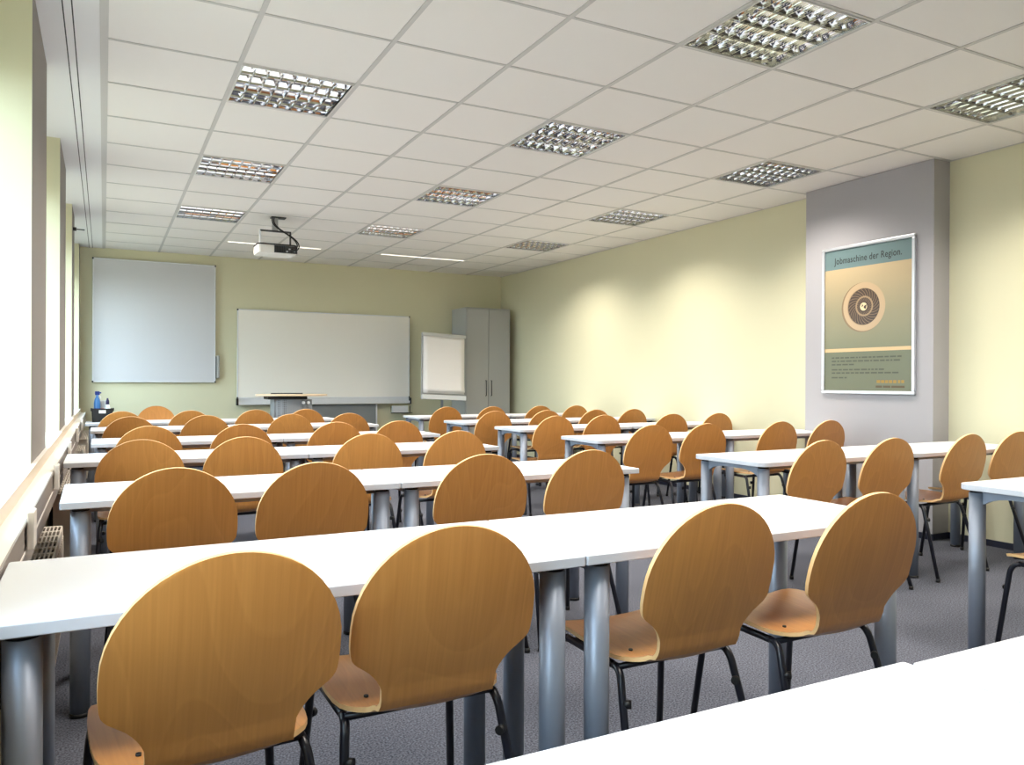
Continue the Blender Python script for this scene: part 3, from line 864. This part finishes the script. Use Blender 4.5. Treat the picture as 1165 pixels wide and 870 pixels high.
en.add([(-.0134, ey - .030, ez + .016), (-.0134, ey - .004, ez + .004), (-.0134, ey - .002, ez - .012), (-.0134, ey - .022, ez - .020)], [(0, 1, 2, 3)], 2)
en.add([(-.0134, ey + .002, ez + .006), (-.0134, ey + .012, ez + .022), (-.0134, ey + .018, ez - .004)], [(0, 1, 2)], 2)
en.obj('engine_picture', [mat('print_shade', rgb(128, 106, 76), .3), mat('print_cowl', rgb(182, 156, 122), .3), mat('print_dark', rgb(66, 48, 34), .3), mat('print_blade', rgb(122, 98, 72), .3), mat('print_mid', rgb(150, 124, 92), .3), mat('print_hub', rgb(216, 196, 154), .3)], t)
# small print: rows of tiny word marks too fine to read
sp_ = MB(); rnd = random.Random(3)
for v, u1, hh in ((.768, .90, .010), (.792, .90, .010), (.816, .37, .010), (.852, .70, .010), (.875, .88, .010), (.908, .30, .010)):
    u = .09
    while u < u1 - .03:
        wd = rnd.uniform(.02, .075); quad(sp_, u, min(u + wd, u1), v - hh/2, v + hh/2, -.0106); u += wd + .012
sp_.obj('small_print', mat('print_ink', rgb(70, 73, 54), .4), t)
lg = MB()
for k, (a, b) in enumerate(((.62, .66), (.668, .705), (.713, .745), (.753, .79), (.80, .835), (.85, .875), (.885, .915))): quad(lg, a, b, .925, .945, -.0106, 0)
for a, b in ((.61, .68), (.69, .77), (.78, .92)): quad(lg, a, b, .962, .976, -.0106, 1)
lg.obj('logo', [mat('print_yellow', rgb(150, 118, 46), .4), mat('print_brown', rgb(84, 66, 34), .4)], t)
cu = bpy.data.curves.new('headline', 'FONT'); cu.body = 'Jobmaschine der Region.'; cu.size = .078; cu.space_character = 1.06; cu.extrude = .0004; cu.offset = .0006
fo = bpy.data.objects.new('headline_tmp', cu); C.objects.link(fo)
me = bpy.data.meshes.new_from_object(fo.evaluated_get(bpy.context.evaluated_depsgraph_get()))
C.objects.unlink(fo)
xs = [v.co.x for v in me.vertices]; tw = max(xs) - min(xs); k = 2*iw*.77/tw
for v in me.vertices:
    x, y, z = v.co; v.co = (-.0108 - z, U(.115) - (x - min(xs))*k, V(.102) + y*k*1.3)
me.materials.clear(); me.materials.append(mat('print_text', rgb(40, 46, 46), .4))
ho = bpy.data.objects.new('headline', me); C.objects.link(ho); ho.parent = t

# ------------------------------------------------------------------ daylight
w = bpy.data.worlds.new('sky'); bpy.context.scene.world = w; w.use_nodes = True
n = w.node_tree.nodes; l = w.node_tree.links; bg = n['Background']
tc = n.new('ShaderNodeTexCoord'); sp = n.new('ShaderNodeSeparateXYZ'); l.new(tc.outputs['Generated'], sp.inputs[0])
r = n.new('ShaderNodeValToRGB'); r.color_ramp.interpolation = 'EASE'
mp = n.new('ShaderNodeMapRange'); mp.inputs['From Min'].default_value = -1; mp.inputs['From Max'].default_value = 1; l.new(sp.outputs['Z'], mp.inputs['Value'])
l.new(mp.outputs[0], r.inputs[0])
e = r.color_ramp.elements; e[0].position = .46; e[0].color = (.12, .13, .11, 1); e[1].position = .52; e[1].color = (.80, .92, 1.0, 1)
q = e.new(.8); q.color = (.62, .80, 1.0, 1)
l.new(r.outputs[0], bg.inputs['Color']); bg.inputs['Strength'].default_value = 11.5
# ------------------------------------------------------------------ view
sc = bpy.context.scene
sc.view_settings.view_transform = 'Standard'; sc.view_settings.look = 'None'; sc.view_settings.gamma = 1
sc.view_settings.use_curve_mapping = False; sc.view_settings.exposure = 0.2
sc.cycles.use_denoising = True
sc.cycles.max_bounces = 10; sc.cycles.diffuse_bounces = 6; sc.cycles.glossy_bounces = 5
sc.cycles.sample_clamp_indirect = 6; sc.cycles.caustics_reflective = False; sc.cycles.caustics_refractive = False
